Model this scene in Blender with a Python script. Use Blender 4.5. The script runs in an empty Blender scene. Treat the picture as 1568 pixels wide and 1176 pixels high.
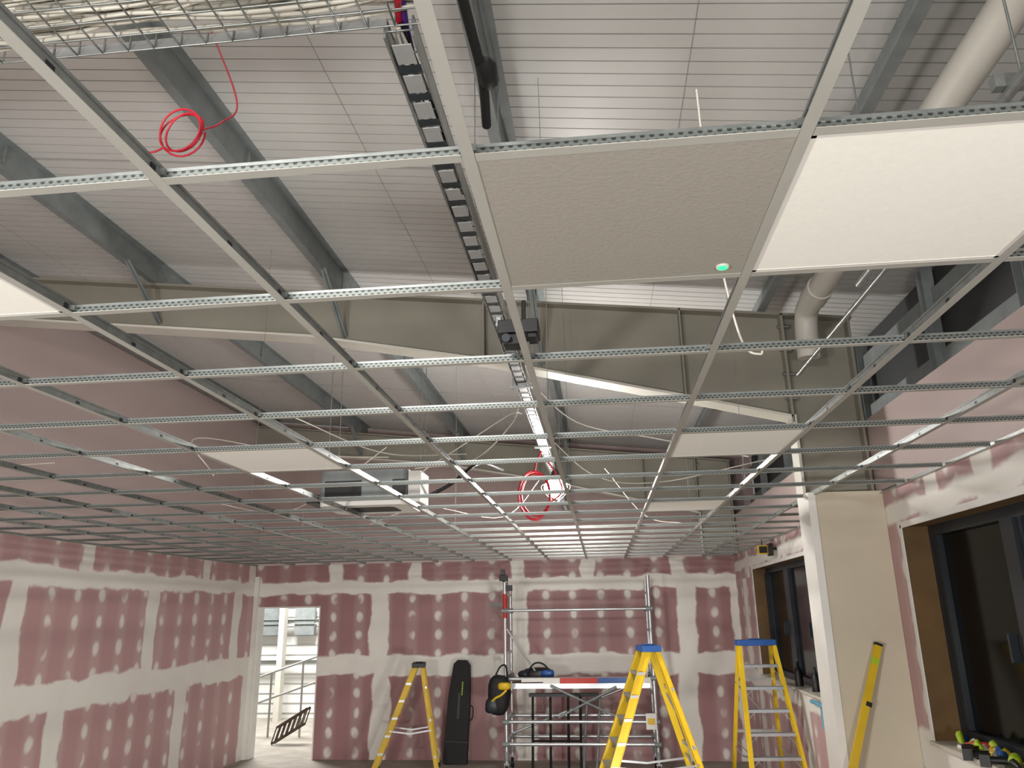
import bpy, math, random
from mathutils import Vector, Matrix
random.seed(4)
S=bpy.context.scene
S.view_settings.view_transform='Standard'
S.view_settings.look='None'
S.view_settings.exposure=0.0

# ------------------------------------------------------------ helpers
def lin(c):
    return tuple(((x/255)/12.92 if x/255<=.04045 else (((x/255)+.055)/1.055)**2.4) for x in c)
MATS={}
def N(nt,t,**kw):
    n=nt.nodes.new(t)
    for k,v in kw.items(): setattr(n,k,v)
    return n
def mat(name,rgb,rough=.6,metal=0,var=.08,scale=8,bump=0,emit=0,spec=.5):
    if name in MATS: return MATS[name]
    m=bpy.data.materials.new(name); m.use_nodes=True; nt=m.node_tree
    b=nt.nodes['Principled BSDF']
    c=lin(rgb)
    tc=N(nt,'ShaderNodeTexCoord'); no=N(nt,'ShaderNodeTexNoise'); no.inputs['Scale'].default_value=scale
    no.inputs['Detail'].default_value=4
    nt.links.new(tc.outputs['Object'],no.inputs['Vector'])
    r=N(nt,'ShaderNodeValToRGB'); r.color_ramp.elements[0].position=.3; r.color_ramp.elements[1].position=.7
    r.color_ramp.elements[0].color=(*[x*(1-var) for x in c],1); r.color_ramp.elements[1].color=(*[min(1,x*(1+var)) for x in c],1)
    nt.links.new(no.outputs['Fac'],r.inputs['Fac']); nt.links.new(r.outputs['Color'],b.inputs['Base Color'])
    b.inputs['Roughness'].default_value=rough; b.inputs['Metallic'].default_value=metal
    b.inputs['Specular IOR Level'].default_value=spec
    if bump:
        bp=N(nt,'ShaderNodeBump'); bp.inputs['Strength'].default_value=bump; bp.inputs['Distance'].default_value=.01
        nt.links.new(no.outputs['Fac'],bp.inputs['Height']); nt.links.new(bp.outputs['Normal'],b.inputs['Normal'])
    if emit:
        b.inputs['Emission Color'].default_value=(*c,1); b.inputs['Emission Strength'].default_value=emit
    MATS[name]=m; return m
def mth(nt,op,a,b=None,clamp=False):
    n=N(nt,'ShaderNodeMath',operation=op); n.use_clamp=clamp
    for i,v in enumerate((a,b)):
        if v is None: continue
        if isinstance(v,(int,float)): n.inputs[i].default_value=v
        else: nt.links.new(v,n.inputs[i])
    return n.outputs[0]
def mrange(nt,v,a,b,smooth=True):
    n=N(nt,'ShaderNodeMapRange'); n.interpolation_type='SMOOTHSTEP' if smooth else 'LINEAR'
    nt.links.new(v,n.inputs[0]); n.inputs[1].default_value=a; n.inputs[2].default_value=b
    return n.outputs[0]
def plaster(name,axis,upper,lower,top,hb=((1.36,.15),(2.55,.10)),off=0.0,pink=(186,152,152)):
    m=bpy.data.materials.new(name); m.use_nodes=True; nt=m.node_tree; b=nt.nodes['Principled BSDF']
    tc=N(nt,'ShaderNodeTexCoord'); sp=N(nt,'ShaderNodeSeparateXYZ'); nt.links.new(tc.outputs['Object'],sp.inputs[0])
    u=sp.outputs[axis]; z=sp.outputs[2]
    no=N(nt,'ShaderNodeTexNoise'); no.inputs['Scale'].default_value=2.2; no.inputs['Detail'].default_value=5
    nt.links.new(tc.outputs['Object'],no.inputs['Vector'])
    n2=N(nt,'ShaderNodeTexNoise'); n2.inputs['Scale'].default_value=3.1; n2.inputs['Detail'].default_value=1
    nt.links.new(tc.outputs['Object'],n2.inputs['Vector'])
    jit=mth(nt,'MULTIPLY',mth(nt,'SUBTRACT',no.outputs['Fac'],.5),.22)
    def band(co,c,hw,soft=.02):
        d=mth(nt,'ABSOLUTE',mth(nt,'ADD',mth(nt,'SUBTRACT',co,c),jit))
        return mrange(nt,d,hw+soft,hw-soft)
    def mx(l):
        o=l[0]
        for x in l[1:]: o=mth(nt,'MAXIMUM',o,x)
        return o
    H=mx([band(z,c,h) for c,h in hb])
    zu=mth(nt,'MULTIPLY',mth(nt,'GREATER_THAN',z,1.36),mth(nt,'LESS_THAN',z,2.55))
    zl=mth(nt,'LESS_THAN',z,1.36); zt=mth(nt,'GREATER_THAN',z,2.55)
    below=mth(nt,'LESS_THAN',z,2.93)
    V=mx([mth(nt,'MULTIPLY',zu,mx([band(u,c,.14) for c in upper])),
          mth(nt,'MULTIPLY',zl,mx([band(u,c,.14) for c in lower])),
          mth(nt,'MULTIPLY',mth(nt,'MULTIPLY',zt,below),mx([band(u,c,.10) for c in top]))])
    fu=mth(nt,'MULTIPLY',mth(nt,'SUBTRACT',mth(nt,'FRACT',mth(nt,'DIVIDE',mth(nt,'ADD',u,50+off),.43)),.5),.43)
    fz=mth(nt,'MULTIPLY',mth(nt,'SUBTRACT',mth(nt,'FRACT',mth(nt,'DIVIDE',mth(nt,'ADD',z,10.02),.285)),.5),.285)
    fz=mth(nt,'MULTIPLY',fz,.7)
    fu2=mth(nt,'ADD',fu,mth(nt,'MULTIPLY',mth(nt,'SUBTRACT',n2.outputs['Fac'],.5),.09))
    r=mth(nt,'ADD',mth(nt,'SQRT',mth(nt,'ADD',mth(nt,'MULTIPLY',fu2,fu2),mth(nt,'MULTIPLY',fz,fz))),mth(nt,'MULTIPLY',jit,.22))
    dots=mth(nt,'MULTIPLY',mth(nt,'MULTIPLY',mrange(nt,r,.080,.030),mrange(nt,n2.outputs['Fac'],.30,.52)),below)
    dots=mth(nt,'MULTIPLY',dots,.9)
    stripe=mth(nt,'MULTIPLY',mth(nt,'MULTIPLY',mrange(nt,mth(nt,'ABSOLUTE',fu),.14,.04),.13),below)
    M=mx([H,V,dots,stripe])
    M=mth(nt,'MULTIPLY',M,mth(nt,'ADD',.82,mth(nt,'MULTIPLY',no.outputs['Fac'],.35)),True)
    base=N(nt,'ShaderNodeMix',data_type='RGBA'); nt.links.new(below,base.inputs[0])
    base.inputs[6].default_value=(*lin((190,172,168)),1); base.inputs[7].default_value=(*lin(pink),1)
    mix=N(nt,'ShaderNodeMix',data_type='RGBA'); nt.links.new(M,mix.inputs[0])
    nt.links.new(base.outputs[2],mix.inputs[6]); mix.inputs[7].default_value=(*lin((238,235,227)),1)
    nt.links.new(mix.outputs[2],b.inputs['Base Color']); b.inputs['Roughness'].default_value=.55
    b.inputs['Specular IOR Level'].default_value=.4
    MATS[name]=m; return m

class MB:
    def __init__(s,name): s.name=name; s.v=[]; s.f=[]; s.mi=[]; s.ms=[]; s.sm=[]
    def m(s,mt):
        if mt not in s.ms: s.ms.append(mt)
        return s.ms.index(mt)
    def add(s,vs,fs,mt,smooth=False):
        o=len(s.v); s.v+= [tuple(v) for v in vs]; k=s.m(mt)
        for f in fs: s.f.append([i+o for i in f]); s.mi.append(k); s.sm.append(smooth)
    def box(s,lo,hi,mt,M=None):
        x0,y0,z0=lo;x1,y1,z1=hi
        vs=[Vector(p) for p in ((x0,y0,z0),(x1,y0,z0),(x1,y1,z0),(x0,y1,z0),(x0,y0,z1),(x1,y0,z1),(x1,y1,z1),(x0,y1,z1))]
        if M: vs=[M@v for v in vs]
        s.add(vs,[(0,3,2,1),(4,5,6,7),(0,1,5,4),(1,2,6,5),(2,3,7,6),(3,0,4,7)],mt)
    def frame(s,p0,p1,up=(0,0,1)):
        d=(Vector(p1)-Vector(p0)); L=d.length; d.normalize(); up=Vector(up)
        if abs(d.dot(up))>.98: up=Vector((1,0,0)) if abs(d.x)<.9 else Vector((0,1,0))
        x=d.cross(up).normalized(); y=x.cross(d).normalized()
        return Matrix(((x.x,d.x,y.x,p0[0]),(x.y,d.y,y.y,p0[1]),(x.z,d.z,y.z,p0[2]),(0,0,0,1))),L
    def beam(s,p0,p1,w,h,mt,up=(0,0,1)):
        M,L=s.frame(p0,p1,up); s.box((-w/2,0,-h/2),(w/2,L,h/2),mt,M)
    def prof(s,p0,p1,pts,mt,up=(0,0,1),smooth=False):
        M,L=s.frame(p0,p1,up); n=len(pts)
        vs=[M@Vector((a,0,b)) for a,b in pts]+[M@Vector((a,L,b)) for a,b in pts]
        fs=[(i,(i+1)%n,(i+1)%n+n,i+n) for i in range(n)]+[tuple(range(n))[::-1],tuple(range(n,2*n))]
        s.add(vs,fs,mt,smooth)
    def channel(s,p0,p1,w,h,t,mt,up=(0,0,1),flip=1):
        a=w/2*flip;T=t*flip
        s.prof(p0,p1,[(-a,-h/2),(a,-h/2),(a,-h/2+t),(-a+T,-h/2+t),(-a+T,h/2-t),(a,h/2-t),(a,h/2),(-a,h/2)],mt,up)
    def tube(s,pts,r,mt,seg=8,closed=False,caps=True):
        P=[Vector(p) for p in pts]; n=len(P); prev=None
        vs=[];fs=[]
        for i,p in enumerate(P):
            if closed: t=(P[(i+1)%n]-P[i-1])
            else: t=(P[min(i+1,n-1)]-P[max(i-1,0)])
            if t.length<1e-9: t=Vector((0,0,1))
            t.normalize()
            if prev is None:
                a=Vector((0,0,1)) if abs(t.z)<.9 else Vector((1,0,0)); x=t.cross(a).normalized()
            else:
                x=(prev-t*prev.dot(t)); x.normalize()
            prev=x; y=t.cross(x)
            rr=r[i] if isinstance(r,(list,tuple)) else r
            for k in range(seg):
                an=2*math.pi*k/seg; vs.append(p+x*math.cos(an)*rr+y*math.sin(an)*rr)
        m=n if closed else n-1
        for i in range(m):
            for k in range(seg):
                a=i*seg+k;b=i*seg+(k+1)%seg;c=((i+1)%n)*seg+(k+1)%seg;d=((i+1)%n)*seg+k
                fs.append((a,b,c,d))
        s.add(vs,fs,mt,True)
        if not closed and caps: s.add(vs[:seg],[tuple(range(seg))[::-1]],mt); s.add(vs[-seg:],[tuple(range(seg))],mt)
    def poly(s,pts,thick,mt):
        n=len(pts);P=[Vector(p) for p in pts];T=Vector(thick)
        s.add(P+[p+T for p in P],[tuple(range(n)),tuple(range(n,2*n))[::-1]]+[(i,i+n,(i+1)%n+n,(i+1)%n) for i in range(n)],mt)
    def done(s,parent=None,bevel=0,loc=None):
        me=bpy.data.meshes.new(s.name); me.from_pydata(s.v,[],s.f)
        for mt in s.ms: me.materials.append(mt)
        me.polygons.foreach_set('material_index',s.mi); me.polygons.foreach_set('use_smooth',s.sm)
        me.update()
        import bmesh
        bm=bmesh.new(); bm.from_mesh(me); bmesh.ops.recalc_face_normals(bm,faces=bm.faces); bm.to_mesh(me); bm.free()
        o=bpy.data.objects.new(s.name,me); S.collection.objects.link(o)
        if parent: o.parent=parent
        if bevel:
            b=o.modifiers.new('bevel','BEVEL'); b.width=bevel; b.segments=2; b.limit_method='ANGLE'
        return o
def spline(pts,n=8):
    P=[Vector(p) for p in pts]; P=[2*P[0]-P[1]]+P+[2*P[-1]-P[-2]]; out=[]
    for i in range(1,len(P)-2):
        for k in range(n):
            t=k/n;a,b,c,d=P[i-1],P[i],P[i+1],P[i+2]
            out.append(.5*((2*b)+(c-a)*t+(2*a-5*b+4*c-d)*t*t+(3*b-a-3*c+d)*t**3))
    out.append(P[-2]); return out

# ------------------------------------------------------------ materials
galv=mat('galvanised_steel',(148,152,150),.36,.7,.15,25)
galvd=mat('galvanised_steel_dull',(134,140,140),.55,.25,.12,9)
alu=mat('aluminium',(200,202,204),.35,.7,.06,20)
tee_w=mat('tee_face_white',(174,173,166),.42,0,.03,6)
cream=mat('cream_steel_shaded',(142,138,126),.6,0,.06,3)  # shade of the webs put into the colour: darker copy of the flange cream
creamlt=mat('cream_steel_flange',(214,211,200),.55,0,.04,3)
roofm=mat('white_roof_sheet',(207,206,203),.36,0,.03,1.2)
roofd=mat('roof_joint_shadow_gap',(158,157,154),.7,0,.05,3,spec=.1)
black=mat('black_plastic',(22,22,23),.45,0,.15,20)
blackm=mat('black_rubber',(16,16,17),.7,0,.15,20)
yellow=mat('yellow_fibreglass',(214,178,28),.45,0,.08,6)
bluep=mat('blue_plastic',(40,84,150),.45,0,.08,8)
redp=mat('red_paint',(190,48,36),.5,0,.08,8)
redc=mat('red_cable_sheath',(180,18,42),.42,0,.08,10)
whitec=mat('white_cable_sheath',(216,212,200),.5,0,.06,12)
greyc=mat('grey_cable_sheath',(160,157,146),.5,0,.06,12)
whitep=mat('white_plastic',(222,220,214),.45,0,.03,5)
pipem=mat('cream_pipe',(205,202,193),.45,0,.04,3)
tilem=mat('mineral_tile',(160,156,146),.9,0,.03,90,.15)
panelm=mat('white_panel_glow',(238,236,227),.6,0,.02,70,.05,emit=.12)  # faint glow added to brighten white panels that are switched off
board=mat('cream_board',(204,194,173),.7,0,.04,2)
bead=mat('white_bead',(234,232,226),.6,0,.03,4)
ply=mat('plywood',(104,78,44),.65,0,.2,4)
anth=mat('anthracite_frame',(40,46,52),.4,.2,.08,8)
glass=mat('night_glass',(5,6,8),.12,0,.05,3,spec=.12)
conc=mat('concrete',(150,144,134),.8,0,.18,3,.1)
sillm=mat('sill_board',(205,200,188),.5,0,.05,3)
darkclad=mat('dark_cladding',(62,64,66),.6,.1,.1,3)
bluefilm=mat('blue_protective_film',(90,165,200),.35,0,.1,5)
purple=mat('purple_cable_sheath',(70,36,120),.5,0,.1,9)
lampm=mat('lit_led',(255,250,240),.4,0,0,5,emit=80)
green=mat('green_led',(40,230,110),.4,0,0,5,emit=3)
brown=mat('brown_timber',(80,66,54),.7,0,.2,8)
lime=mat('lime_print',(170,200,40),.5,0,.05,8)
def perf():
    m=bpy.data.materials.new('perforated_tee_web'); m.use_nodes=True; nt=m.node_tree;b=nt.nodes['Principled BSDF']
    tc=N(nt,'ShaderNodeTexCoord'); sp=N(nt,'ShaderNodeSeparateXYZ'); nt.links.new(tc.outputs['Object'],sp.inputs[0])
    def fr(s,p,o): return mth(nt,'MULTIPLY',mth(nt,'SUBTRACT',mth(nt,'FRACT',mth(nt,'DIVIDE',mth(nt,'ADD',s,o),p)),.5),p)
    row=mth(nt,'FLOOR',mth(nt,'DIVIDE',mth(nt,'ADD',sp.outputs[2],-2.9215),.0105))
    xs=mth(nt,'ADD',sp.outputs[0],mth(nt,'MULTIPLY',row,.0085))
    a=fr(xs,.017,20); z=fr(sp.outputs[2],.0105,-2.9215)
    r=mth(nt,'SQRT',mth(nt,'ADD',mth(nt,'MULTIPLY',mth(nt,'MULTIPLY',a,a),.55),mth(nt,'MULTIPLY',z,z)))
    d=mrange(nt,r,.0040,.0028)
    mix=N(nt,'ShaderNodeMix',data_type='RGBA'); nt.links.new(d,mix.inputs[0])
    mix.inputs[6].default_value=(*lin((124,129,125)),1); mix.inputs[7].default_value=(*lin((62,65,63)),1)
    nt.links.new(mix.outputs[2],b.inputs['Base Color']); b.inputs['Metallic'].default_value=.6; b.inputs['Roughness'].default_value=.38
    return m
perfm=perf()

# ------------------------------------------------------------ dimensions
XL,XR,YB,ZC=-5.65,2.08,12.6,2.92
X0,Y0,MOD=-.205,.622,.6
YS=-1.5
def roofz(x): return 4.78-.112*x

# ------------------------------------------------------------ room shell
pl_back=plaster('pink_board_back',0,(-3.55,-1.28,1.3,2.1),(-3.5,-1.2,1.25,2.1),(-4.3,-3.0,-1.3,-.2,1.2),off=.1,pink=(162,121,122))
pl_left=plaster('pink_board_left',1,(7.2,9.6,11.95),(5.6,8.0,10.5,12.5),(8.2,10.9,12.4),off=.15,pink=(190,152,151))
pl_right=plaster('pink_board_right',1,(4.2,9.2,11.9),(4,6.6,9.0,11.4),(2.0,4.4,5.1,6.8,9.2,11.5),hb=((1.22,.12),(2.76,.07)))
pinkdark=mat('pink_board_plain',(172,152,148),.8,0,.06,2)

b=MB('floor'); b.box((XL-.3,YS-1,-.1),(XR+.4,YB+.15,0),conc); b.done()
b=MB('wall_left'); b.box((XL-.15,YS,0),(XL,YB,5.4),pl_left); b.done()
b=MB('wall_back')
DX0,DX1,DZ=-5.58,-4.53,2.27
b.box((XL-.15,YB,0),(DX0,YB+.15,ZC+.1),pl_back); b.box((DX0,YB,DZ),(DX1,YB+.15,ZC+.1),pl_back); b.box((DX1,YB,0),(XR+.4,YB+.15,ZC+.1),pl_back)
b.poly([(XL-.15,YB,ZC+.1),(XR+.4,YB,ZC+.1),(XR+.4,YB,4.5),(XL-.15,YB,5.4)],(0,.15,0),pinkdark)
b.done()
b=MB('trim_door_lining'); 
b.box((DX0-.0,YB-.012,0),(DX0+.035,YB+.16,DZ),bead); b.box((DX1-.02,YB-.01,0),(DX1,YB+.16,DZ),bead); b.box((DX0+.035,YB-.01,DZ-.02),(DX1-.02,YB+.16,DZ),bead)
b.box((XL,YB-.06,0),(XL+.07,YB,2.75),bead)
b.done()
SZ,HZ=1.27,2.66
W1=(0.2,5.66); W2=(6.45,11.2)
b=MB('wall_right')
t0,t1=XR,XR+.19
b.box((t0,YS,0),(t1,YB,SZ),pl_right)
b.box((t0,YS,HZ),(t1,YB,3.5),pl_right)
for a,c in ((YS,W1[0]),(W1[1],W2[0]),(W2[1],YB)): b.box((t0,a,SZ),(t1,c,HZ),pl_right)
b.done()
for i,(a,c) in enumerate((W1,W2)):
    b=MB('window_%d'%(i+1))
    g=.012
    b.box((t0+.0,c-g,SZ),(t1+.1,c,HZ),ply); b.box((t0,a,SZ),(t1+.1,a+g,HZ),ply)
    b.box((t0,a+g,HZ-g),(t1+.1,c-g,HZ),ply)
    b.box((t0-.03,a,SZ),(t1+.1,c,SZ+.025),sillm)
    x0,x1=t1-.02,t1+.05
    b.box((x0,a+g,SZ+.025),(x1,c-g,SZ+.10),anth); b.box((x0,a+g,HZ-.08),(x1,c-g,HZ-g),anth)
    L=c-a; n=round(L/1.1)
    for k in range(n+1):
        y=a+g+(L-2*g)*k/n
        wv=.09 if k%2==0 else .06
        b.box((x0-(.02 if k%2==0 else 0),max(a+g,y-wv/2-.02),SZ+.1),(x1,min(c-g,y+wv/2+.02),HZ-.08),anth)
        if k<n:
            y2=y+(L-2*g)/n
            for q in (y+.065,y2-.115): b.box((x0+.0,q,SZ+.10),(x1-.01,q+.05,HZ-.08),anth)
            b.box((x0-.05,y+.14,SZ+.55),(x0,y+.16,SZ+.70),anth)
    b.box((x1-.03,a+g,SZ+.05),(x1-.015,c-g,HZ-.05),glass)
    b.done()
b=MB('trim_window_bead')
for a,c in (W1,W2):
    for y in (a,c): b.box((XR-.008,y-.02,SZ),(XR,y+.02,HZ),bead)
    b.box((XR-.008,a,HZ-.02),(XR,c,HZ+.02),bead)
b.done()
b=MB('wall_right_upper_cladding')
b.box((XR+.42,YS,3.0),(XR+.5,YB,4.47),darkclad)
for y in (1.2,2.7,4.2,5.4,6.9,8.4,9.9,11.4):
    b.channel((XR+.33,y,3.5),(XR+.33,y,4.45),.08,.10,.006,galvd,(0,1,0))
for z in (3.75,4.2): b.channel((XR+.37,YS,z),(XR+.37,YB,z),.06,.14,.004,galvd)
b.done()
b=MB('pier_boxing')
b.box((1.57,5.9,0),(XR-.001,6.2,ZC+.02),board)
b.box((1.545,5.895,0),(1.57,6.205,ZC+.02),bead)
b.box((1.545,5.888,0),(1.60,5.9,ZC+.02),bead)
b.done(bevel=.003)

# ------------------------------------------------------------ roof
b=MB('ceiling')
y=YS-1.2; ys=[]
P=.095
while y<18:
    ys+= [(y,0,0),(y+P-.0085,0,0),(y+P-.0075,.004,1),(y+P-.001,.004,1)]; y+=P
xs=[-6.0,XR+.6]
vs=[];fs=[];fd=[]
for (yy,dz,_) in ys:
    for x in xs: vs.append((x,yy,roofz(x)+dz))
for i in range(len(ys)-1):
    f=(2*i,2*i+1,2*i+3,2*i+2)
    (fs if not(ys[i][2] or ys[i+1][2]) else fd).append(f)
b.add(vs,fs,roofm); b.add(vs,fd,roofd)
b.poly([(-6.0,YS-1.2,roofz(-6)+.03),(XR+.6,YS-1.2,roofz(XR+.6)+.03),(XR+.6,18,roofz(XR+.6)+.03),(-6,18,roofz(-6)+.03)],(0,0,.08),roofd)
for xx in (-4.9,-3.0,-1.35,.55): b.box((xx,YS,roofz(xx)-.002),(xx+.004,12,roofz(xx)+.001),roofd)
for yy in (2.3,4.3,7.9,9.9): b.beam((-6,yy,roofz(-6)-.002),(XR+.6,yy,roofz(XR+.6)-.002),.012,.004,roofd)
b.done()
PX=[-5.45,-3.85,-2.13,-.44,1.42]
for x in PX:
    b=MB('roof_purlin')
    z=roofz(x)-.10
    b.prof((x,YS,z),(x,12.55,z),[(-.06,-.095),(0,-.095),(.003,-.095),(.003,.09),(.06,.09),(.06,.094),(0,.094),(0,-.091),(-.056,-.091),(-.056,-.075),(-.06,-.075)],galvd)
    for yy in (2.0,4.1,8.2,10.3):
        b.box((x-.02,yy,z-.06),(x+.02,yy+.02,z+.06),galv)
    b.done()
RP=[(XL,4.80),(-2.4,4.43),(-.88,4.14),(.74,3.75),(1.54,3.55)]
def rafter(yc,name):
    b=MB(name)
    top=lambda x: roofz(x)-.2
    web=[(x,yc-.008,z) for x,z in RP]+[(2.05,yc-.008,3.55),(2.05,yc-.008,top(2.05)),(XL,yc-.008,top(XL))]
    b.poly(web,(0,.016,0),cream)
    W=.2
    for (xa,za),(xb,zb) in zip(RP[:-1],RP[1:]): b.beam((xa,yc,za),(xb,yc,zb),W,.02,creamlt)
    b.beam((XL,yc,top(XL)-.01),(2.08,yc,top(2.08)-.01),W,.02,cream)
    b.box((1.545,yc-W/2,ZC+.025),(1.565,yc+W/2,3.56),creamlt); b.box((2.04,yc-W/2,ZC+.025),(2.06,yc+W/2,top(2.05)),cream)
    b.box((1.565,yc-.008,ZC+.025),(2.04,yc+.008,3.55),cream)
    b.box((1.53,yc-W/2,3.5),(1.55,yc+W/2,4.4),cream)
    for z in (3.7,3.9,4.1,4.3):
        for yy in (-.06,.06): b.tube([(1.51,yc+yy,z),(1.60,yc+yy,z)],.014,galv,6)
    for x in (-.88,.74): b.box((x-.006,yc-W/2,(4.14 if x<0 else 3.75)),(x+.006,yc+W/2,top(x)),cream)
    for x in PX[1:4]:
        zb=4.43-(x+2.4)*.12 if x<-2.4 else (4.43-(x+2.4)*.2)
        b.beam((x,yc-.55,roofz(x)-.18),(x+.03,yc-.03,zb+.05),.05,.008,galvd)
        b.beam((x,yc-.55,roofz(x)-.18),(x+.03,yc-.03,zb+.05),.008,.05,galvd)
        b.box((x-.07,yc-.08,roofz(x)-.2),(x+.01,yc+.08,roofz(x)-.03),galv)
    b.done()
rafter(6.1,'portal_frame_rafter'); rafter(12.2,'portal_frame_rafter')
b=MB('ventilation_pipe')
b.tube([(1.66,YS,4.32),(1.66,5.35,4.32)],.085,pipem,20)
b.tube([(1.66,5.3,4.32),(1.66,5.52,4.32)],.095,pipem,20)
b.tube(spline([(1.66,5.5,4.32),(1.66,5.7,4.30),(1.66,5.78,4.18),(1.66,5.8,3.95)],5),.085,pipem,20)
for y in (.5,2.4,4.3): b.tube([(1.66+.095*math.cos(a),y,4.32+.095*math.sin(a)) for a in [i*math.pi/8 for i in range(16)]],.006,galv,5,True); b.tube([(1.66,y,4.415),(1.66,y,4.57)],.005,galv,5)
b.done()
b=MB('galvanised_conduit')
b.tube([(1.16,YS,3.45),(1.16,3.2,3.45)],.016,galv,8); b.tube([(1.24,YS,3.47),(1.24,4.6,3.47)],.012,galv,8)
for y in (.7,1.9,3.0): b.box((1.12,y,3.46),(1.28,y+.03,3.50),galv); b.tube([(1.2,y+.015,3.5),(1.2,y+.015,roofz(1.2)-.02)],.004,galv,5)
b.done()

# ------------------------------------------------------------ ceiling grid
b=MB('suspended_ceiling_grid')
cols=[X0+MOD*i for i in range(-9,4)]; rows=[Y0+MOD*j for j in range(-2,20)]
F=.012
def tee(p0,p1,wm,h=.030):
    b.prof(p0,p1,[(-F,0),(F,0),(F,.0015),(-F,.0015)],tee_w)
    b.prof(p0,p1,[(-.0012,.0015),(.0012,.0015),(.0012,h-.006),(-.0012,h-.006)],wm)
    b.prof(p0,p1,[(-.0032,h-.007),(.0032,h-.007),(.0032,h),(-.0032,h)],galv)
for x in cols:
    if XL+.05<x<XR-.05: tee((x,YS,ZC),(x,YB-.003,ZC),galv,.036)
xs=[XL+.003]+[x for x in cols if XL+.05<x<XR-.05]+[XR-.003]
for j,y in enumerate(rows):
    for i in range(len(xs)-1):
        if y>5.9 and y<6.25 and xs[i]>1.4: continue
        if abs(y-6.022)<.01 and -2.3<xs[i]<-1.8: continue
        tee((xs[i]+.013,y,ZC-.0004),(xs[i+1]-.013,y,ZC-.0004),perfm,.026)
for x in cols:
    if not XL+.05<x<XR-.05: continue
    for y in rows[2:14]:
        b.box((x-.0045,y-.035,ZC+.008),(x+.0045,y-.020,ZC+.022),black); b.box((x-.016,y-.012,ZC+.008),(x+.016,y+.012,ZC+.022),galv)
        b.box((x-.0025,y+.28,ZC+.010),(x+.0025,y+.30,ZC+.020),black)
for (p,q,dx,dy) in (((XL,YS),(XL,YB),1,0),((XR,YS),(XR,YB),-1,0),((XL,YB),(XR,YB),0,-1)):
    if dx: b.box((min(p[0],p[0]+.024*dx),YS,ZC-.003),(max(p[0],p[0]+.024*dx),YB,ZC),tee_w); b.box((min(p[0],p[0]+.002*dx),YS,ZC),(max(p[0],p[0]+.002*dx),YB,ZC+.024),galv)
    else: b.box((XL,YB-.024,ZC-.003),(XR,YB,ZC),tee_w)
for x,y in ((-.205,3.4),(-.205,5.8),(-2.605,5.6),(.995,5.3),(-1.405,7.6),(-3.2,8.2),(.995,8.6)):
    x=min(cols,key=lambda c:abs(c-x)); b.tube([(x,y,ZC+.03),(x+.01,y,3.6),(x,y,roofz(x)-.01)],.0016,galv,5)
b.done()

def tile(i,j,mt,name,z=ZC+.002,th=.015,fr=None):
    x=X0+MOD*i; y=Y0+MOD*j
    b=MB(name); g=.004
    b.box((x+g,y+g,z),(x+MOD-g,y+MOD-g,z+th),mt)
    if fr:
        for a in ((x+g,y+g,x+MOD-g,y+.022),(x+g,y+MOD-.022,x+MOD-g,y+MOD-g),(x+g,y+g,x+.022,y+MOD-g),(x+MOD-.022,y+g,x+MOD-g,y+MOD-g)):
            b.box((a[0],a[1],z-.0012),(a[2],a[3],z),fr)
    if name=='ceiling_tile_with_led':
        cx,cy=x+.535,y+.545
        b.tube([(cx,cy,z-.004),(cx,cy,z)],.016,whitep,16); b.tube([(cx,cy,z-.006),(cx,cy,z-.004)],.011,green,16)
    b.done()
tile(0,1,tilem,'ceiling_tile_with_led')
for i,j in ((1,1),(1,5),(1,9),(-3,5),(-3,1),(-9,8)): tile(i,j,panelm,'ceiling_white_panel',fr=whitep)  # white lay-in panels, unlit apart from the added glow

# ------------------------------------------------------------ cassette unit
b=MB('air_conditioning_cassette')
x0,x1,y0,y1=-2.24,-1.50,6.02,6.58
z0=2.962
def rr(x0,y0,x1,y1,r,n=5):
    o=[]
    for cx,cy,a in ((x1-r,y1-r,0),(x0+r,y1-r,90),(x0+r,y0+r,180),(x1-r,y0+r,270)):
        for k in range(n+1): t=math.radians(a+90*k/n); o.append((cx+r*math.cos(t),cy+r*math.sin(t)))
    return o
b.poly([(x,y,z0+.035) for x,y in rr(x0,y0,x1,y1,.06)],(0,0,.25),galvd)
b.poly([(x,y,z0) for x,y in rr(x0+.01,y0-.01,x1-.01,y1-.01,.06)],(0,0,.035),whitep)
b.poly([(x,y,z0-.002) for x,y in rr(x0+.14,y0+.12,x1-.14,y1-.14,.05)],(0,0,.01),black)
b.box((x1,y0+.02,z0+.02),(x1+.10,y0+.32,z0+.27),whitep); b.box((x1-.12,y0-.02,z0+.06),(x1-.02,y0,z0+.2),black)
b.box((x0-.10,y0+.02,z0+.03),(x0,y0+.3,z0+.10),black)
b.box((x0+.06,y0-.012,z0+.05),(x0+.36,y0,z0+.2),black)
for xx,yy in ((x0-.02,y0+.26),(x1+.02,y0+.36),(x0-.02,y1-.04),(x1+.02,y1-.04)):
    b.box((xx-.02,yy-.02,z0+.10),(xx+.02,yy+.02,z0+.104),galv); b.tube([(xx,yy,z0+.08),(xx,yy,roofz(xx)-.01)],.004,galv,6)
b.tube(spline([(x1+.1,y0+.3,z0+.1),(x1+.3,y0+.3,z0+.2),(x1+.5,y0+.5,z0+.4),(x1+.6,y0+1.4,z0+.5)]),.016,black,8)
b.done()

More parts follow.
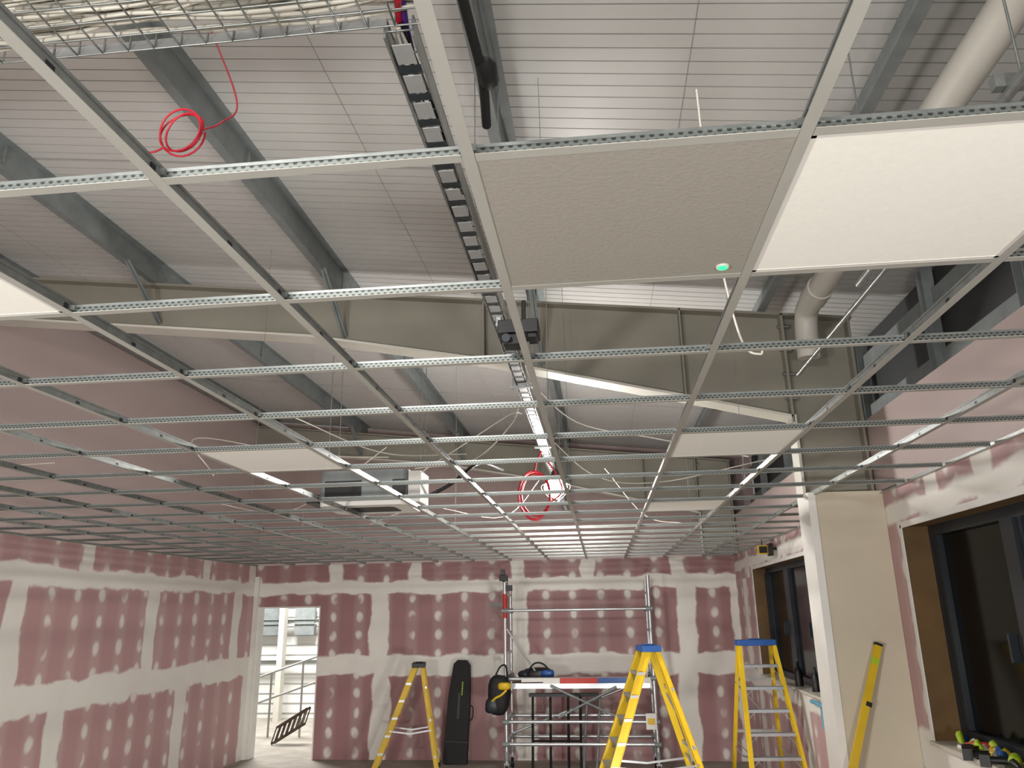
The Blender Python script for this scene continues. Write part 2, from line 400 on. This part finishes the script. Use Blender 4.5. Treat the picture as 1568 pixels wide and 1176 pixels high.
# ------------------------------------------------------------ cable basket trays
def basket(name,p0,p1,w,h,pitch,wire,mt,nlong=4,cables=None):
    b=MB(name); M,L=b.frame(p0,p1)
    xs=[-w/2+w*k/(nlong-1) for k in range(nlong)]
    T=lambda x,y,z: M@Vector((x,y,z))
    for x in xs: b.tube([T(x,0,0),T(x,L,0)],wire,mt,5)
    for x in (-w/2,w/2): b.tube([T(x,0,h),T(x,L,h)],wire*1.2,mt,5)
    y=0
    while y<L:
        b.tube([T(-w/2,y,h),T(-w/2,y,0),T(w/2,y,0),T(w/2,y,h)],wire,mt,5); y+=pitch
    if cables:
        for r,m,zz in cables:
            x=random.uniform(-w/2+.02,w/2-.02); pts=[];y=0
            while y<=L+.01:
                pts.append(T(max(-w/2+.01,min(w/2-.01,x+random.uniform(-.03,.03))),y,zz+r+random.uniform(0,.015))); y+=.25
            b.tube(spline(pts,4),r,m,6)
    return b
cb=[(.0065,random.choice([whitec,whitec,greyc]),random.uniform(0,.06)) for _ in range(60)]
b=basket('cable_basket_tray',(-.40,1.51,3.62),(-3.6,1.51,3.62),.28,.055,.075,.0028,galv,6,cb)
b.box((-1.5,1.652,3.625),(-.5,1.66,3.652),alu)
b.tube([(-.45,1.58,3.64),(-.47,1.66,3.66),(-.47,1.8,3.64)],.010,redc,8); b.tube([(-.43,1.5,3.66),(-.46,1.7,3.66),(-.47,1.9,3.64)],.010,purple,8)
b.done()
b=basket('cable_basket_tray',(-.47,1.67,3.62),(-.47,11.8,3.62),.075,.045,.085,.0032,galv,3,[(.006,whitec,0),(.008,black,0),(.006,greyc,0)])
b.box((-.512,1.67,3.60),(-.506,11.8,3.655),galv); b.box((-.434,1.67,3.60),(-.428,11.8,3.655),galv)
yy=1.7
while yy<11.8:
    b.box((-.497,yy,3.598),(-.443,yy+.075,3.602),alu); b.box((-.504,yy+.085,3.600),(-.436,yy+.115,3.603),anth); yy+=.125
for yy in (3.35,5.0,7.0,9.0,11.0):
    for x in (-.53,-.41): b.tube([(x,yy,3.57),(x,yy,roofz(x)-.01)],.003,galv,5)
    b.box((-.55,yy-.012,3.58),(-.39,yy+.012,3.595),galv)
b.done()
b=MB('black_flex_hose')
b.tube(spline([(-.172,.62,3.0),(-.165,.80,2.985),(-.160,.95,2.98),(-.158,1.08,2.98),(-.168,1.20,2.97)],5),.0085,blackm,8)
b.tube([(-.150,1.035,2.98),(-.148,1.05,2.98),(-.148,1.09,2.98),(-.150,1.105,2.98)],[.009,.017,.017,.009],black,10)
b.done()
b=MB('junction_box')
q=Matrix.Translation((.02,.17,-.045))
b.box((-.31,2.12,3.02),(-.18,2.22,3.065),black,q); b.box((-.295,2.13,2.985),(-.235,2.20,3.02),black,q); b.box((-.215,2.13,3.004),(-.185,2.20,3.02),black,q)
b.tube([(-.262,2.302,2.955),(-.262,2.28,2.955)],.014,anth,12); b.tube([(-.21,2.34,3.02),(-.21,2.34,3.10)],.008,black,8)
b.box((-.32,2.15,3.055),(-.30,2.19,3.09),galv,q)
b.done(bevel=.004)

def coil(name,c,rx,rz,n,r,tails):
    b=MB(name); pts=[]
    for k in range(n*24+1):
        a=2*math.pi*k/24; q=1+.10*math.sin(k*.13)+.02*math.sin(k*.7)
        pts.append((c[0]+rx*q*math.cos(a),c[1]+.018*math.sin(k*.21)+.002*k/24,c[2]+rz*q*math.sin(a)))
    b.tube(pts,r,redc,6)
    for t in tails: b.tube(spline(t,8),r,redc,6)
    b.done()
c=(-1.40,2.22,3.77)
coil('red_cable_coil',c,.078,.078,3,.0038,[[(c[0]+.08,c[1],c[2]),(c[0]+.09,c[1]+.1,c[2]+.1),(c[0]+.03,c[1]+.3,c[2]+.35),(-1.75,2.9,4.85)],
   [(c[0]-.06,c[1],c[2]-.06),(c[0]-.1,c[1],c[2]-.075),(c[0]-.15,c[1],c[2]-.07)]])
c=(-.57,7.15,3.17)
coil('red_cable_coil',c,.14,.21,5,.009,[[(c[0],c[1],c[2]+.21),(c[0]+.02,c[1],c[2]+.30),(-.5,7.15,3.58)],[(c[0]+.1,c[1],c[2]-.1),(c[0]+.25,c[1],c[2]+.02),(c[0]+.2,c[1],c[2]+.2),(-.45,7.3,3.5)]])

b=MB('loose_cables')
D=[[(-1.2,5.0,3.0),(-.9,5.2,3.25),(-.6,5.4,3.5),(-.53,5.6,3.56)],[(-1.1,4.6,2.98),(-.8,5.0,3.1),(-.58,5.3,3.4),(-.53,5.4,3.56)],
[(-.40,4.8,3.56),(-.1,4.9,3.3),(.4,4.8,3.15),(.9,4.6,2.98)],[(-.40,6.4,3.56),(0,6.4,3.2),(.5,6.2,3.1),(1.3,5.9,3.2)],
[(-4.2,3.9,3.0),(-4.0,4.0,2.97),(-3.7,4.1,2.98),(-3.5,4.6,3.1)],[(.42,2.4,3.9),(.44,2.45,3.4),(.5,2.5,3.0),(.56,2.5,2.93),(.57,2.5,2.97)],
[(-3.4,6.5,3.1),(-2.8,6.6,3.0),(-2.4,6.7,3.2),(-1.9,6.8,3.6)],[(-2.5,8,3.0),(-1.8,8,3.2),(-1,8.2,3.1),(-.56,8.3,3.55)],
[(.1,8.3,3.6),(.5,8.4,3.1),(.9,8.4,3.0)],[(-2.4,4.6,2.98),(-2.7,4.9,3.3),(-2.2,5.6,3.3),(-1.6,5.8,3.3)],[(-2.0,4.8,3.4),(-1.4,4.9,3.15),(-.9,5.3,3.2)]]
for d in D: b.tube(spline(d,8),.0040,whitec,6)
b.done()

# ------------------------------------------------------------ lamps
def led_lamp(name,loc,r=.07,power=300,drop=None,col=(1,.97,.93)):
    e=bpy.data.objects.new(name,None); e.location=loc; S.collection.objects.link(e)
    b=MB('lamp_body')
    b.tube([(0,0,r*.9),(0,0,r*.9+.04),(0,0,r*.9+.08)],[.045,.04,.015],black,14); b.tube([(0,0,r*.9+.07),(0,0,drop)],.004,blackm,6)
    for k in range(6):
        a=k*math.pi/3; b.tube(spline([(.04*math.cos(a),.04*math.sin(a),.06),(r*1.25*math.cos(a),r*1.25*math.sin(a),0),(.01*math.cos(a),.01*math.sin(a),-r*1.35)],4),.0025,galv,5)
    b.done(e)
    b=MB('bulb'); n=8
    b.tube([(0,0,-r+2*r*k/n*0.98) for k in range(n+1)],[max(.005,r*math.sin(math.pi*min(.93,max(.03,k/n)))) for k in range(n+1)],lampm,16); b.done(e)
    l=bpy.data.lights.new('bulb_light','POINT'); l.energy=power; l.shadow_soft_size=r*1.02; l.color=col
    lo=bpy.data.objects.new('bulb_light',l); lo.parent=e; S.collection.objects.link(lo)
    return e
led_lamp('festoon_lamp',(-.39,7.45,3.28),.115,760,.31)

def fill_flood(name,loc,target,power,size,stand=True,col=(1,.975,.94)):  # added fill lamp with a dummy housing, kept out of view
    e=bpy.data.objects.new(name,None); e.location=loc; S.collection.objects.link(e)
    d=(Vector(target)-Vector(loc)).normalized(); q=d.to_track_quat('-Z','Y').to_matrix().to_4x4()
    b=MB('head')
    s=size/2
    b.box((-s,-s*.7,.0),(s,s*.7,.06),yellow,q); b.box((-s*.9,-s*.6,-.006),(s*.9,s*.6,0),whitep,q)
    for k in range(5): b.box((-s+.02+k*size/5,-s*.6,.06),(-s+.03+k*size/5,s*.6,.08),black,q)
    b.tube([q@Vector((-s-.02,0,.03)),q@Vector((-s-.02,0,.12)),q@Vector((s+.02,0,.12)),q@Vector((s+.02,0,.03))],.01,black,8)
    if stand:
        h=loc[2]
        b.tube([(0,0,-.12),(0,0,-h*.7)],.016,black,8)
        for a in (0,2.1,4.2): b.tube([(0,0,-h*.6),(.4*math.cos(a),.4*math.sin(a),-h+.01)],.012,black,8)
    b.done(e)
    l=bpy.data.lights.new('fill_light','AREA'); l.shape='RECTANGLE'; l.size=size; l.size_y=size*.7; l.energy=power; l.color=col
    lo=bpy.data.objects.new('fill_light',l); lo.parent=e; lo.location=d*.02; lo.rotation_euler=q.to_euler(); S.collection.objects.link(lo)
fill_flood('added_fill_tripod',(1.0,-1.3,1.5),(-.4,3.5,4.2),85,.5)  # unseen fill added behind the camera for tiles and grid
fill_flood('added_fill_tripod',(-2.6,-1.3,1.5),(-3.8,8,.8),180,.5)  # unseen fill added to brighten the left wall
fill_flood('added_fill_tripod',(.2,6.3,.42),(-2.5,12.6,1.3),50,.3)  # low fill added below the frame to brighten the back wall
fill_flood('added_roof_fill',(-1.4,-1.2,3.5),(-2.2,1.6,5.0),100,.6,False)  # unseen lamp added above the grid to brighten the roof

b=MB('wall_work_light')
b.box((1.86,9.55,2.74),(1.98,9.60,2.84),yellow); b.box((1.875,9.53,2.752),(1.965,9.552,2.828),black); b.box((1.98,9.5,2.72),(2.03,9.62,2.86),black)
b.beam((2.03,9.56,2.8),(XR,9.56,2.8),.03,.03,black); b.tube([(1.92,9.57,2.84),(1.92,9.57,2.915)],.006,black,6)
b.done(bevel=.004)

# ------------------------------------------------------------ step ladders
def stepladder(name,loc,rot,h,af,ab,wb,wt,n,topm,rail=yellow):
    e=bpy.data.objects.new(name,None); e.location=loc; e.rotation_euler=(0,0,rot); S.collection.objects.link(e)
    b=MB('ladder_frame')
    for s in (-1,1):
        b.channel((-af,s*wb/2,.03),(-.05,s*wt/2,h-.05),.032,.085,.005,rail,(1,0,0),s)
        b.channel((ab,s*wb/2*.96,.03),(.05,s*wt/2*.94,h-.06),.028,.065,.005,rail,(1,0,0),s)
        b.box((-af-.05,s*wb/2-.025,0),(-af+.04,s*wb/2+.025,.06),blackm); b.box((ab-.04,s*wb/2*.96-.025,0),(ab+.04,s*wb/2*.96+.025,.06),blackm)
        zf=.38; 
        pf=Vector((-af+(af-.05)*zf,s*(wb/2+(wt-wb)/2*zf),h*zf)); pb=Vector((ab+(.05-ab)*zf,s*(wb/2+(wt-wb)/2*zf)*.95,h*zf))
        mid=(pf+pb)/2+Vector((0,0,-.04)); b.beam(pf,mid,.006,.02,alu); b.beam(mid,pb,.006,.02,alu)
    for k in range(1,n+1):
        t=k/(n+1); w=wb+(wt-wb)*t; x=-af+(af-.05)*t; z=.03+(h-.08)*t
        b.box((x-.04,-w/2,z-.014),(x+.045,w/2,z+.014),alu)
        for g in range(4): b.box((x-.035+g*.02,-w/2+.02,z+.014),(x-.028+g*.02,w/2-.02,z+.017),galvd)
        for s in (-1,1): b.beam((x,s*(w/2-.01),z-.09),(x,s*(w/2-.09),z-.012),.03,.004,alu)
    for t in (.12,.45,.75):
        w=(wb+(wt-wb)*t)*.95; x=ab+(.05-ab)*t; z=h*t+.03; b.beam((x,-w/2,z),(x,w/2,z),.03,.03,alu)
        if t<.7:
            t2=t+.3; x2=ab+(.05-ab)*t2; b.beam((x,-w/2,z),(x2,w/2*.9,h*t2),.02,.005,alu)
    b.done(e)
    b=MB('top_cap'); b.box((-.10,-wt/2-.02,h-.06),(.09,wt/2+.02,h),topm); b.box((-.06,-.06,h),(.05,.06,h+.012),topm); b.done(e,bevel=.012)
    return e
stepladder('stepladder',(-2.70,11.80,0),math.radians(10),1.44,.60,.28,.50,.32,5,black)
stepladder('stepladder',(.46,8.5,0),math.radians(10),1.78,.70,.58,.54,.30,7,bluep)
stepladder('stepladder',(1.65,9.15,0),math.radians(94),1.80,.62,.50,.60,.37,7,bluep)

b=MB('long_tool_case')
q=Matrix.Translation((-2.24,12.22,0))@Matrix.Rotation(math.radians(-7),4,'X')@Matrix.Rotation(math.radians(2.5),4,'Y')
b.poly([q@Vector(p) for p in ((-.18,0,.01),(.17,0,.01),(.16,0,.9),(.13,0,1.38),(.08,0,1.45),(-.06,0,1.45),(-.12,0,1.39),(-.17,0,.9))],q.to_3x3()@Vector((0,.13,0)),blackm)
b.box((-.02,-.004,.62),(.02,0,.98),black,q)
for k in range(7): b.box((.03,-.004,.95+k*.028),(.05,-.001,.968+k*.028),lime,q)
b.tube(spline([q@Vector((.16,.06,.6)),q@Vector((.21,.06,.64)),q@Vector((.21,.06,.78)),q@Vector((.16,.06,.82))]),.01,black,8)
b.box((-.17,-.002,.3),(.17,.132,.31),anth,q)
b.done(bevel=.01)

# ------------------------------------------------------------ scaffold tower
b=MB('aluminium_scaffold_tower')
xa,xb,ya,yb=-1.37,.66,11.35,12.05
r=.025
tops={(xa,ya):2.54,(xa,yb):2.5,(xb,ya):2.60,(xb,yb):2.55}
for (x,y),h in tops.items():
    b.tube([(x,y,.17),(x,y,h)],r,alu,10)
    b.tube([(x-.02,y,.066),(x+.02,y,.066)],.065,blackm,16); b.box((x-.03,y-.02,.07),(x-.023,y+.02,.17),galv); b.box((x+.023,y-.02,.07),(x+.03,y+.02,.17),galv); b.box((x-.035,y-.03,.155),(x+.035,y+.03,.175),galv)
    b.tube([(x,y,.2),(x,y,.32)],.033,galvd,10)
for x in (xa,xb):
    for z in (.45,.73,1.01,1.29,1.57,1.85,2.13,2.38):
        b.tube([(x,ya,z),(x,yb,z)],.02,alu,8)
for y in (ya,yb):
    for z in (.41,.69): b.tube([(xa,y,z),(xb,y,z)],.024,alu,10)
    for z in (2.15,): b.tube([(xa,y,z),(xb,y,z)],.018,alu,8)
b.tube([(xa,ya,1.24),(xb,ya,1.24)],.022,alu,8)
for x in (xa,xb):
    for y in (ya,yb):
        for z in (.41,.69,2.15,1.24): b.tube([(x-.045,y-.015,z),(x+.045,y-.015,z)],.034,galvd,8)
b.box((-.85,ya-.03,1.18),(-.62,ya-.015,1.25),whitep); b.box((-.62,ya-.032,1.18),(-.10,ya-.014,1.25),redp); b.box((-.10,ya-.032,1.18),(.42,ya-.014,1.25),bluep)
b.box((-1.15,ya-.03,1.20),(-.85,ya-.015,1.25),whitep); b.box((.42,ya-.03,1.19),(.62,ya-.015,1.25),whitep)
b.tube([(xa,ya,2.05),(xa,ya,2.38)],.028,redp,10); b.tube([(xa,ya,1.0),(xa,ya,1.2)],.028,redp,10)
b.box((xa+.05,ya+.05,1.13),(xb-.05,yb-.05,1.17),ply); b.box((xa+.05,ya+.03,1.11),(xb-.05,ya+.05,1.18),alu)
b.tube([(-.75,ya-.03,1.15),(.15,ya-.03,.75)],.016,galvd,8); b.tube([(.15,ya-.03,1.13),(-.65,ya-.03,.75)],.016,galvd,8)
b.tube([(xa,ya,1.93),(xa+.45,ya+.2,1.25)],.014,alu,8); b.tube([(xa,yb,.45),(xb,yb,1.2)],.018,alu,8)
b.tube([(xb,ya-.02,1.9),(xb-.1,ya,1.2)],.01,alu,6)
b.done()
b=MB('folding_table')
for x in (-1.05,-.80,-.55,-.38):
    b.tube([(x,11.7,0),(x+.02,11.7,.98)],.018,blackm,8)
b.box((-1.08,11.62,.98),(-.1,11.78,1.02),black); b.tube([(-1.05,11.7,.4),(-.36,11.7,.4)],.014,blackm,8)
for x in (-.30,-.12): b.tube([(x-.05,11.7,0),(x+.04,11.7,.98)],.018,galvd,8)
b.done()

def blob(b,c,s,mt,seed=0,n=10,m=8,amp=.12):
    rnd=random.Random(seed); ph=[rnd.uniform(0,6) for _ in range(4)]
    vs=[];fs=[]
    for i in range(m+1):
        t=math.pi*i/m
        for k in range(n):
            a=2*math.pi*k/n; q=1+amp*math.sin(3*a+ph[0])*math.sin(2*t+ph[1])+amp*.6*math.sin(5*a+ph[2]+t)
            sx=math.copysign(abs(math.sin(t)*math.cos(a))**.7,math.cos(a)); sy=math.copysign(abs(math.sin(t)*math.sin(a))**.7,math.sin(a))
            vs.append((c[0]+s[0]*q*sx,c[1]+s[1]*q*sy,c[2]+s[2]*math.copysign(abs(math.cos(t))**.7,math.cos(t))))
    for i in range(m):
        for k in range(n): fs.append((i*n+k,i*n+(k+1)%n,(i+1)*n+(k+1)%n,(i+1)*n+k))
    b.add(vs,fs,mt,True)
b=MB('tool_bag')
blob(b,(-.93,11.62,1.275),(.22,.13,.10),black,3); blob(b,(-.80,11.55,1.30),(.10,.08,.05),bluep,5); blob(b,(-1.12,11.6,1.28),(.09,.08,.06),anth,6)
b.tube(spline([(-1.1,11.5,1.3),(-.98,11.5,1.43),(-.85,11.5,1.42),(-.75,11.5,1.3)]),.012,blackm,8)
b.done()
b=MB('rucksack')
blob(b,(-1.45,11.18,1.05),(.15,.10,.26),blackm,8); blob(b,(-1.36,11.09,1.17),(.09,.05,.05),yellow,9); blob(b,(-1.53,11.14,.92),(.10,.06,.10),anth,11)
b.tube(spline([(-1.56,11.12,.95),(-1.48,11.07,1.02),(-1.40,11.06,1.06),(-1.33,11.08,1.12)]),.016,yellow,8)
b.tube(spline([(-1.5,11.2,1.28),(-1.44,11.25,1.4),(-1.37,11.31,1.42),(-1.33,11.2,1.3),(-1.3,11.12,1.1)]),.012,blackm,8)
b.done()
b=MB('laser_level')
b.box((-1.44,11.27,2.56),(-1.32,11.37,2.64),black); b.tube([(-1.38,11.32,2.545),(-1.38,11.32,2.56)],.02,black,10); b.box((-1.42,11.28,2.64),(-1.36,11.36,2.72),anth); b.box((-1.34,11.30,2.42),(-1.26,11.36,2.50),black); b.box((-1.335,11.30,2.49),(-1.325,11.34,2.58),black)
b.done(bevel=.006)
b=MB('warning_tag'); b.box((.52,11.30,.60),(.66,11.31,.80),whitep); b.box((.54,11.298,.66),(.64,11.30,.74),yellow); b.tube([(.6,11.305,.8),(.6,11.305,.86)],.003,black,5); b.done()

b=MB('spirit_level')
p0=Vector((1.12,5.55,.0)); p1=Vector((1.88,5.84,1.88)); d=(p1-p0)
M,L=b.frame(p0,p1,(0,1,0))
b.prof(p0,p1,[(-.024,-.014),(.024,-.014),(.024,-.008),(.018,-.006),(.018,.006),(.024,.008),(.024,.014),(-.024,.014),(-.024,.008),(-.018,.006),(-.018,-.006),(-.024,-.008)],yellow,(0,1,0))
b.box((-.034,L*.80-.015,-.016),(.004,L*.80+.015,.016),black,M)
for t in (.10,.50,.94): b.box((-.025,L*t-.02,-.015),(.025,L*t+.02,.015),lime,M)
for t in (.0,.995): b.box((-.026,L*t-.004,-.016),(.026,L*t+.012,.016),blackm,M)
b.done()

b=MB('sealant_bottles')
for k,(y,h,mt) in enumerate(((6.9,.30,black),(7.15,.22,anth),(7.5,.30,black),(7.9,.22,bluep),(8.3,.30,anth),(8.8,.24,black),(9.4,.26,black))):
    z=SZ+.026; x=XR+.05+.03*(k%2)
    b.tube([(x,y,z),(x,y,z+h*.6),(x,y,z+h*.72),(x,y,z+h*.78),(x,y,z+h)],[.045,.045,.03,.016,.012],mt,12)
b.done()
b=MB('blue_film_roll')
b.box((XR-.006,6.45,1.00),(XR-.001,8.4,1.20),bluefilm); b.tube([(XR-.03,6.3,1.225),(XR-.03,8.6,1.225)],.02,bluefilm,10)
b.done()
b=MB('hand_tools')
z=SZ+.026
def drill(x,y,ang,c):
    M=Matrix.Translation((x,y,z+.035))@Matrix.Rotation(ang,4,'Z')
    f=lambda *p: M@Vector(p)
    b.tube([f(-.09,0,0),f(-.07,0,0),f(.04,0,0),f(.07,0,0),f(.11,0,0)],[.022,.033,.033,.022,.014],c,12)
    b.tube([f(.11,0,0),f(.16,0,0)],.005,galv,6)
    b.tube([f(-.03,.01,0),f(-.05,.12,.0)],.019,black,8); b.box((-.09,.11,-.03),(-.01,.16,.03),black,M)
drill(XR+.06,4.75,1.1,lime); drill(XR+.07,5.15,2.0,redp); drill(XR+.06,4.45,-1.2,yellow); drill(XR+.05,4.95,1.2,yellow)
for k in range(30):
    x=XR+random.uniform(.0,.12); y=random.uniform(4.3,5.5); c=random.choice([redp,lime,yellow,black,bluep,whitep,galv,lime])
    a=random.uniform(0,3.1); L=random.uniform(.05,.10); h=random.uniform(.02,.08)
    b.tube([(x-L*math.cos(a)*.3,y-L*math.sin(a),z+.022),(x,y,z+h),(x+L*math.cos(a)*.3,y+L*math.sin(a),z+.02)],[.012,.024,.01],c,8)
for y,c in ((4.55,yellow),(5.3,whitep)):
    b.tube([(XR+.05+.04*math.cos(a*math.pi/8),y+.04*math.sin(a*math.pi/8),z+.015) for a in range(16)],.015,c,8,True)
b.done()
b=MB('back_box_sockets'); b.box((-3.45,YB-.008,.72),(-3.37,YB,.80),whitep); b.box((-1.75,YB-.006,2.22),(-1.5,YB,2.27),galvd); b.done()

# ------------------------------------------------------------ hall beyond the door
clad=mat('white_wall_sheet',(232,233,229),.5,0,.03,2)
rail=mat('white_grey_rail',(176,178,174),.5,.1,.05,6)
b=MB('wall_hall_far')
b.box((-9.5,17.5,0),(-1.5,17.6,5.2),clad)
for k in range(26): b.box((-9.5,17.485,.1+k*.2),(-1.5,17.5,.112+k*.2),rail)
b.done()
b=MB('floor_hall'); b.box((-9.5,YB+.15,-.1),(-1.5,17.6,0),conc); b.done()
b=MB('hall_steel_frame')
for x in (-8.0,-7.0): b.box((x,16.9,0),(x+.12,17.1,5),creamlt)
for z in (1.15,2.0,2.65,3.2): b.channel((-9.4,17.3,z),(-2,17.3,z),.06,.10,.004,rail)
b.box((-7.80,17.3,1.72),(-7.15,17.4,2.35),galvd); b.box((-6.8,17.3,1.72),(-6.35,17.4,2.35),galvd)
b.done()
b=MB('galvanised_handrail')
for z0 in (.5,.95): b.tube([(-8.2,14.8,z0),(-6.7,14.8,z0),(-5.0,14.8,z0+.55)],.020,rail,8)
for x in (-7.6,-6.9,-6.2,-5.6): b.tube([(x,14.8,0),(x,14.8,.95+max(0,(x+6.7)*.32))],.020,rail,8)
b.done()
b=MB('stacked_ladders')
for k in range(2):
    y=13.9+.14*k
    for s in (0,.26): b.beam((-5.75+s*.3,y,.02+s),(-5.25+s*.3,y+.1,.32+s),.03,.04,brown)
    for j in range(7): t=j/6; b.tube([(-5.75+.5*t,y+.1*t,.03+.30*t),(-5.67+.5*t,y+.1*t,.28+.30*t)],.011,brown,6)
b.done()
l=bpy.data.lights.new('hall_lamp_light','AREA'); l.size=1.5; l.energy=560; l.color=(1,.98,.95)
e=bpy.data.objects.new('hall_high_bay_lamp',None); e.location=(-6.5,15.2,4.6); S.collection.objects.link(e)
b=MB('fitting'); b.tube([(0,0,.02),(0,0,.2),(0,0,.3)],[.35,.2,.06],galvd,20); b.tube([(0,0,.3),(0,0,.85)],.01,galv,6); b.done(e)
lo=bpy.data.objects.new('lamp_light',l); lo.parent=e; S.collection.objects.link(lo)

# ------------------------------------------------------------ world & camera
w=bpy.data.worlds.new('world'); S.world=w; w.use_nodes=True
w.node_tree.nodes['Background'].inputs[0].default_value=(.94,.94,.93,1); w.node_tree.nodes['Background'].inputs[1].default_value=.24

f,th,ps,ro=1180.76,.28849,.10704,-.01546
fwd=Vector((-math.sin(ps)*math.cos(th),math.cos(ps)*math.cos(th),math.sin(th)))
right=Vector((math.cos(ps),math.sin(ps),0)); up=right.cross(fwd)
c_,s_=math.cos(ro),math.sin(ro)
r2=c_*right+s_*up; u2=-s_*right+c_*up
cam=bpy.data.cameras.new('camera'); co=bpy.data.objects.new('camera',cam); S.collection.objects.link(co)
cam.sensor_width=36; cam.lens=f/1568*36; cam.clip_start=.05
co.matrix_world=Matrix(((r2.x,u2.x,-fwd.x,0),(r2.y,u2.y,-fwd.y,0),(r2.z,u2.z,-fwd.z,2.12),(0,0,0,1)))
S.camera=co
